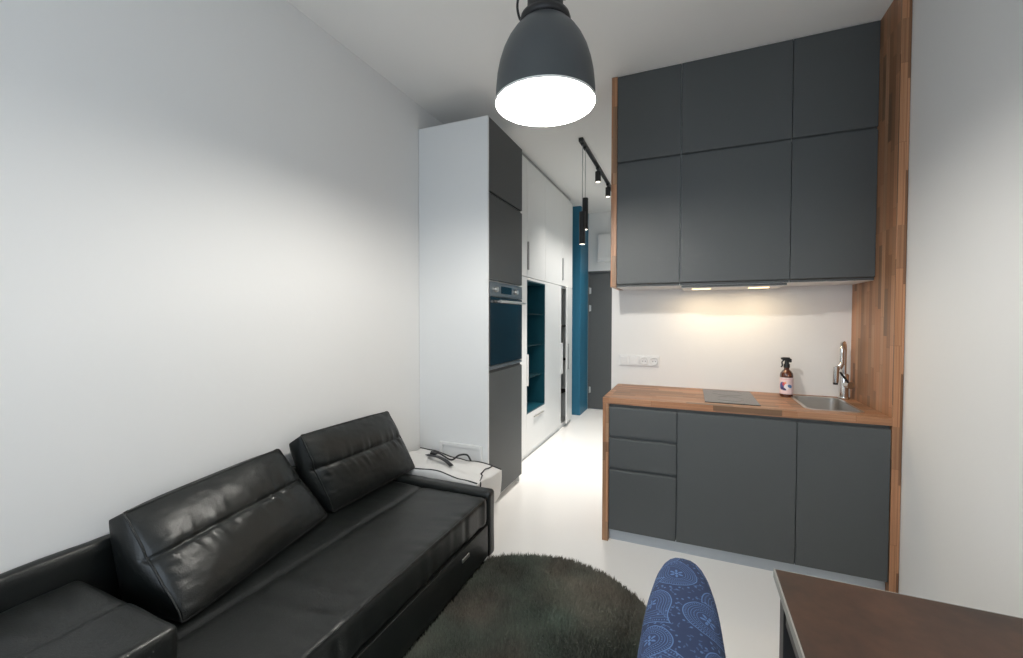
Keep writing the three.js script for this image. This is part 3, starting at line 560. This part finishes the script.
// ---------------------------------------------------------------- white bag between sofa and tall cabinet
{
  const b = thing('storage_bag', 'white fabric bag with black straps behind the sofa end', 'bag');
  const map = (a, bb, c) => {
    const x = -1.07 + a * 0.330 * (1 + 0.02 * bb), z = 0.195 + c * 0.185;
    const top = 0.432 - 0.050 * (a + 1) / 2 + 0.016 * c + 0.012 * Math.sin(a * 5 + c) ;
    const endLift = a > 0.45 ? 0.17 * Math.pow((a - 0.45) / 0.55, 1.6) : 0;
    const bot = 0.002 + endLift;
    const y = bot + (top - bot) * (bb + 1) / 2; return [x, y, z];
  };
  const bul = (a, bb, c) => [0, bb > 0 ? 0.012 * (1 - a * a) * (1 - c * c) + 0.016 * (vnoise(a * 4 + 3, c * 3 + 1) - 0.5) : 0, 0.012 * c * Math.max(0, 1 - bb * bb)];
  const body = mesh('body', boxUV(softHex([50, 20, 24], 0.1, map, bul)), M.bag, b);
  const P = (a, bb, c, up = 0.003) => { const q = map(a, bb, c), e = bul(a, bb, c); return [q[0] + e[0], q[1] + e[1] + up, q[2] + e[2]]; };
  const line = (pts, r) => tube(pts, r, 60, 6);
  const seq = (f, n = 10) => Array.from({ length: n + 1 }, (_, k) => f(k / n));
  mesh('trim', line(seq((t) => P(-1 + 2 * t, 1, -0.98)), 0.004), M.black, b, 'black edge binding');
  mesh('trim', line(seq((t) => P(-1 + 2 * t, 1, 0.98)), 0.004), M.black, b, 'black edge binding');
  mesh('trim', line([...seq((t) => P(0.80, 1, -0.95 + 1.9 * t * 0.5)), ...seq((t) => { const q = P(0.86 + 0.12 * t, 1 - 0.05 * t, 0.1 + 0.6 * t); return q; }, 5), ...seq((t) => { const q = P(1, 0.9 - 1.7 * t, 0.75, 0); q[0] += 0.004; return q; }, 6)], 0.0045), M.black, b, 'black edge binding');
  const strap = seq((t) => { const q = P(-0.55 + 0.85 * t, 1, -0.25 + 0.75 * t); q[1] += 0.010 + 0.02 * Math.sin(t * Math.PI); return q; });
  const ribbon = (pts, w, th) => { const pos = [], idx = []; pts.forEach((p, i) => { const q = pts[Math.min(i + 1, pts.length - 1)], r = pts[Math.max(0, i - 1)]; const d = V(q[0] - r[0], 0, q[2] - r[2]).normalize(), s = V(-d.z, 0, d.x).multiplyScalar(w / 2); pos.push(p[0] + s.x, p[1], p[2] + s.z, p[0] - s.x, p[1], p[2] - s.z, p[0] + s.x, p[1] + th, p[2] + s.z, p[0] - s.x, p[1] + th, p[2] - s.z); }); for (let i = 0; i < pts.length - 1; i++) { const a = 4 * i, c = a + 4; idx.push(a + 2, c + 2, a + 3, a + 3, c + 2, c + 3, a, a + 1, c, a + 1, c + 1, c, a, c, a + 2, a + 2, c, c + 2, a + 1, a + 3, c + 1, a + 3, c + 3, c + 1); } const e = 4 * (pts.length - 1); idx.push(0, 2, 1, 1, 2, 3, e, e + 1, e + 2, e + 1, e + 3, e + 2); const g = new THREE.BufferGeometry(); g.setAttribute('position', new THREE.Float32BufferAttribute(pos, 3)); g.setIndex(idx); g.computeVertexNormals(); return boxUV(g.toNonIndexed()); };
  mesh('strap', ribbon(strap, 0.030, 0.004), M.black, b, 'wide black strap');
  mesh('handle', line([P(-0.62, 1, -0.72), P(-0.4, 1, -0.70, 0.02), P(-0.1, 1, -0.66, 0.008), P(0.12, 1, -0.6, 0.045), P(0.3, 1, -0.62, 0.05), P(0.38, 1, -0.66, 0.006)], 0.0065), M.black, b, 'black looped handle');
  mesh('buckle', box(-1.235, 0.437, 0.10, -1.19, 0.452, 0.145, 0.003), M.black, b);
}

// ---------------------------------------------------------------- round rug
{
  const RX = -0.19, RZ = 0.945, R = 0.605;
  const r = thing('round_rug', 'round dark green black shaggy rug on the floor beside the sofa', 'rug', [RX, 0, RZ]);
  mesh('backing', lathe([[0, 0.0], [R - 0.012, 0.0], [R - 0.006, 0.005], [R - 0.012, 0.012], [0, 0.012]], 96), M.rugBase, r);
  const blade = new THREE.ConeGeometry(0.0042, 0.034, 3, 1, true); blade.translate(0, 0.017, 0);
  const spots = []; let guard = 0;
  while (spots.length < 60000 && guard++ < 400000) { const x = RR(-R, R), z = RR(-R, R); const rr = Math.hypot(x, z), edge = R - 0.008 + 0.006 * (vnoise(Math.atan2(z, x) * 30, 2) - 0.5); if (rr > edge || RX + x < -0.592) continue; spots.push([x, z]); }
  const im = new THREE.InstancedMesh(blade, M.rugPile, spots.length); im.name = 'pile'; im.userData = { kind: 'stuff', label: 'shaggy dark pile' };
  const m4 = new THREE.Matrix4(), q = new THREE.Quaternion(), e = new THREE.Euler(), col = new THREE.Color();
  spots.forEach(([x, z], i) => {
    const a = fbm(x * 5 + 20, z * 5 + 20, 3), lean = 0.95 * (vnoise(x * 9 + 40, z * 9) - 0.5), lean2 = 0.95 * (vnoise(x * 9, z * 9 + 70) - 0.5);
    e.set(lean + RR(-0.4, 0.4), rnd() * 6.28, lean2 + RR(-0.4, 0.4)); q.setFromEuler(e); const s = RR(0.8, 1.15);
    m4.compose(V(x, 0.008, z), q, V(s, s * RR(0.8, 1.1), s)); im.setMatrixAt(i, m4);
    const k = 0.25 + 1.5 * a + RR(-0.25, 0.25), w = fbm(x * 4 - 9, z * 4 + 3, 2); col.setRGB(0.150 * k * (0.7 + 0.6 * w), 0.156 * k, 0.124 * k); im.setColorAt(i, col);
  });
  r.add(im);
}

// ---------------------------------------------------------------- desk
{
  const d = thing('desk', 'desk with rust brown top in the lower right corner', 'desk', [0.678, 0, 1.372]);
  mesh('desk_top', box(0.004, 0.716, 0, 0.755, 0.740, 1.25, 0.0015), M.desk, d, 'mottled rust brown table top');
  mesh('edge_band', [box(0, 0.716, 0, 0.004, 0.7395, 1.25, 0.0005), box(0, 0.716, -0.003, 0.755, 0.7395, 0, 0.0005)], M.deskEdge, d, 'thin grey edge band');
  for (const [x, z] of [[0.012, 0.02], [0.012, 1.18], [0.69, 0.02], [0.69, 1.18]]) mesh('leg', box(x, 0, z, x + 0.05, 0.715, z + 0.05, 0.004), M.black, d);
  for (const x of [0.016, 0.715]) mesh('side_rail', box(x, 0.64, 0.07, x + 0.018, 0.715, 1.18, 0.002), M.black, d);
}

// ---------------------------------------------------------------- chair with printed cover
{
  const c = thing('dining_chair', 'chair with navy blue paisley cover pulled up to the desk', 'chair', [0.458, 0, 2.03]);
  const W = 0.280, TOP = 0.952;
  // backrest: an upside-down U profile swept along z, thinning at both ends
  const nz = 120, prof = [];
  const NP = 44; for (let k = 0; k <= NP; k++) {
    const t = k / NP;
    if (t < 0.36) prof.push([-1, 0.42 + (t / 0.36) * 0.47]);
    else if (t > 0.64) prof.push([1, 0.42 + ((1 - t) / 0.36) * 0.47]);
    else { const a = Math.PI * (t - 0.36) / 0.28; const cs = Math.cos(a), sn = Math.sin(a); prof.push([-Math.sign(cs) * Math.pow(Math.abs(cs), 0.72), 0.89 + 0.062 * Math.pow(Math.max(0, sn), 0.72)]); }
  }
  const pos = [], uv = [], idx = [];
  for (let j = 0; j <= nz; j++) {
    const zn = -1 + 2 * j / nz, e = Math.pow(Math.max(0, 1 - Math.pow(Math.abs(zn), 2.4)), 1 / 2.4), drop = 0.05 * Math.pow(Math.abs(zn), 9);
    let arc = 0; prof.forEach(([a, y], k) => {
      const hy = (y - 0.42) / 0.532, half = (0.076 - 0.016 * hy) * Math.max(e, 0.02), lean = -0.02 * (hy - 1);
      const Y = y - drop * Math.max(0, hy), X = a * half + lean;
      if (k) arc += Math.hypot(prof[k][1] - prof[k - 1][1], (prof[k][0] - prof[k - 1][0]) * 0.055);
      pos.push(X, Y, zn * W); uv.push(zn * W + 0.02, arc + 0.04);
    });
  }
  for (let j = 0; j < nz; j++) for (let k = 0; k < NP; k++) { const a = j * (NP + 1) + k, b = a + NP + 1; idx.push(a, b, a + 1, b, b + 1, a + 1); }
  const g = new THREE.BufferGeometry(); g.setAttribute('position', new THREE.Float32BufferAttribute(pos, 3)); g.setAttribute('uv', new THREE.Float32BufferAttribute(uv, 2)); g.setIndex(idx); g.computeVertexNormals();
  const cm = M.cloth; cm.side = THREE.DoubleSide;
  mesh('backrest', g, cm, c, 'rounded backrest in navy paisley cloth');
  mesh('seat', softBox(-0.06, 0.36, -0.235, 0.40, 0.48, 0.235, 0.035, [20, 8, 20], (x, y, z) => 0.004 * (n3(x * 6, y * 6, z * 6) - 0.5)), cm, c);
  for (const [x, z] of [[-0.04, -0.2], [-0.04, 0.2], [0.36, -0.2], [0.36, 0.2]]) mesh('leg', cyl(0.018, 0.014, 0.365, x, 0.1825, z, 12), M.black, c);
}

scene.traverse((o) => { if (o.isMesh) { o.castShadow = true; o.receiveShadow = true; } });
renderer.render(scene, camera);
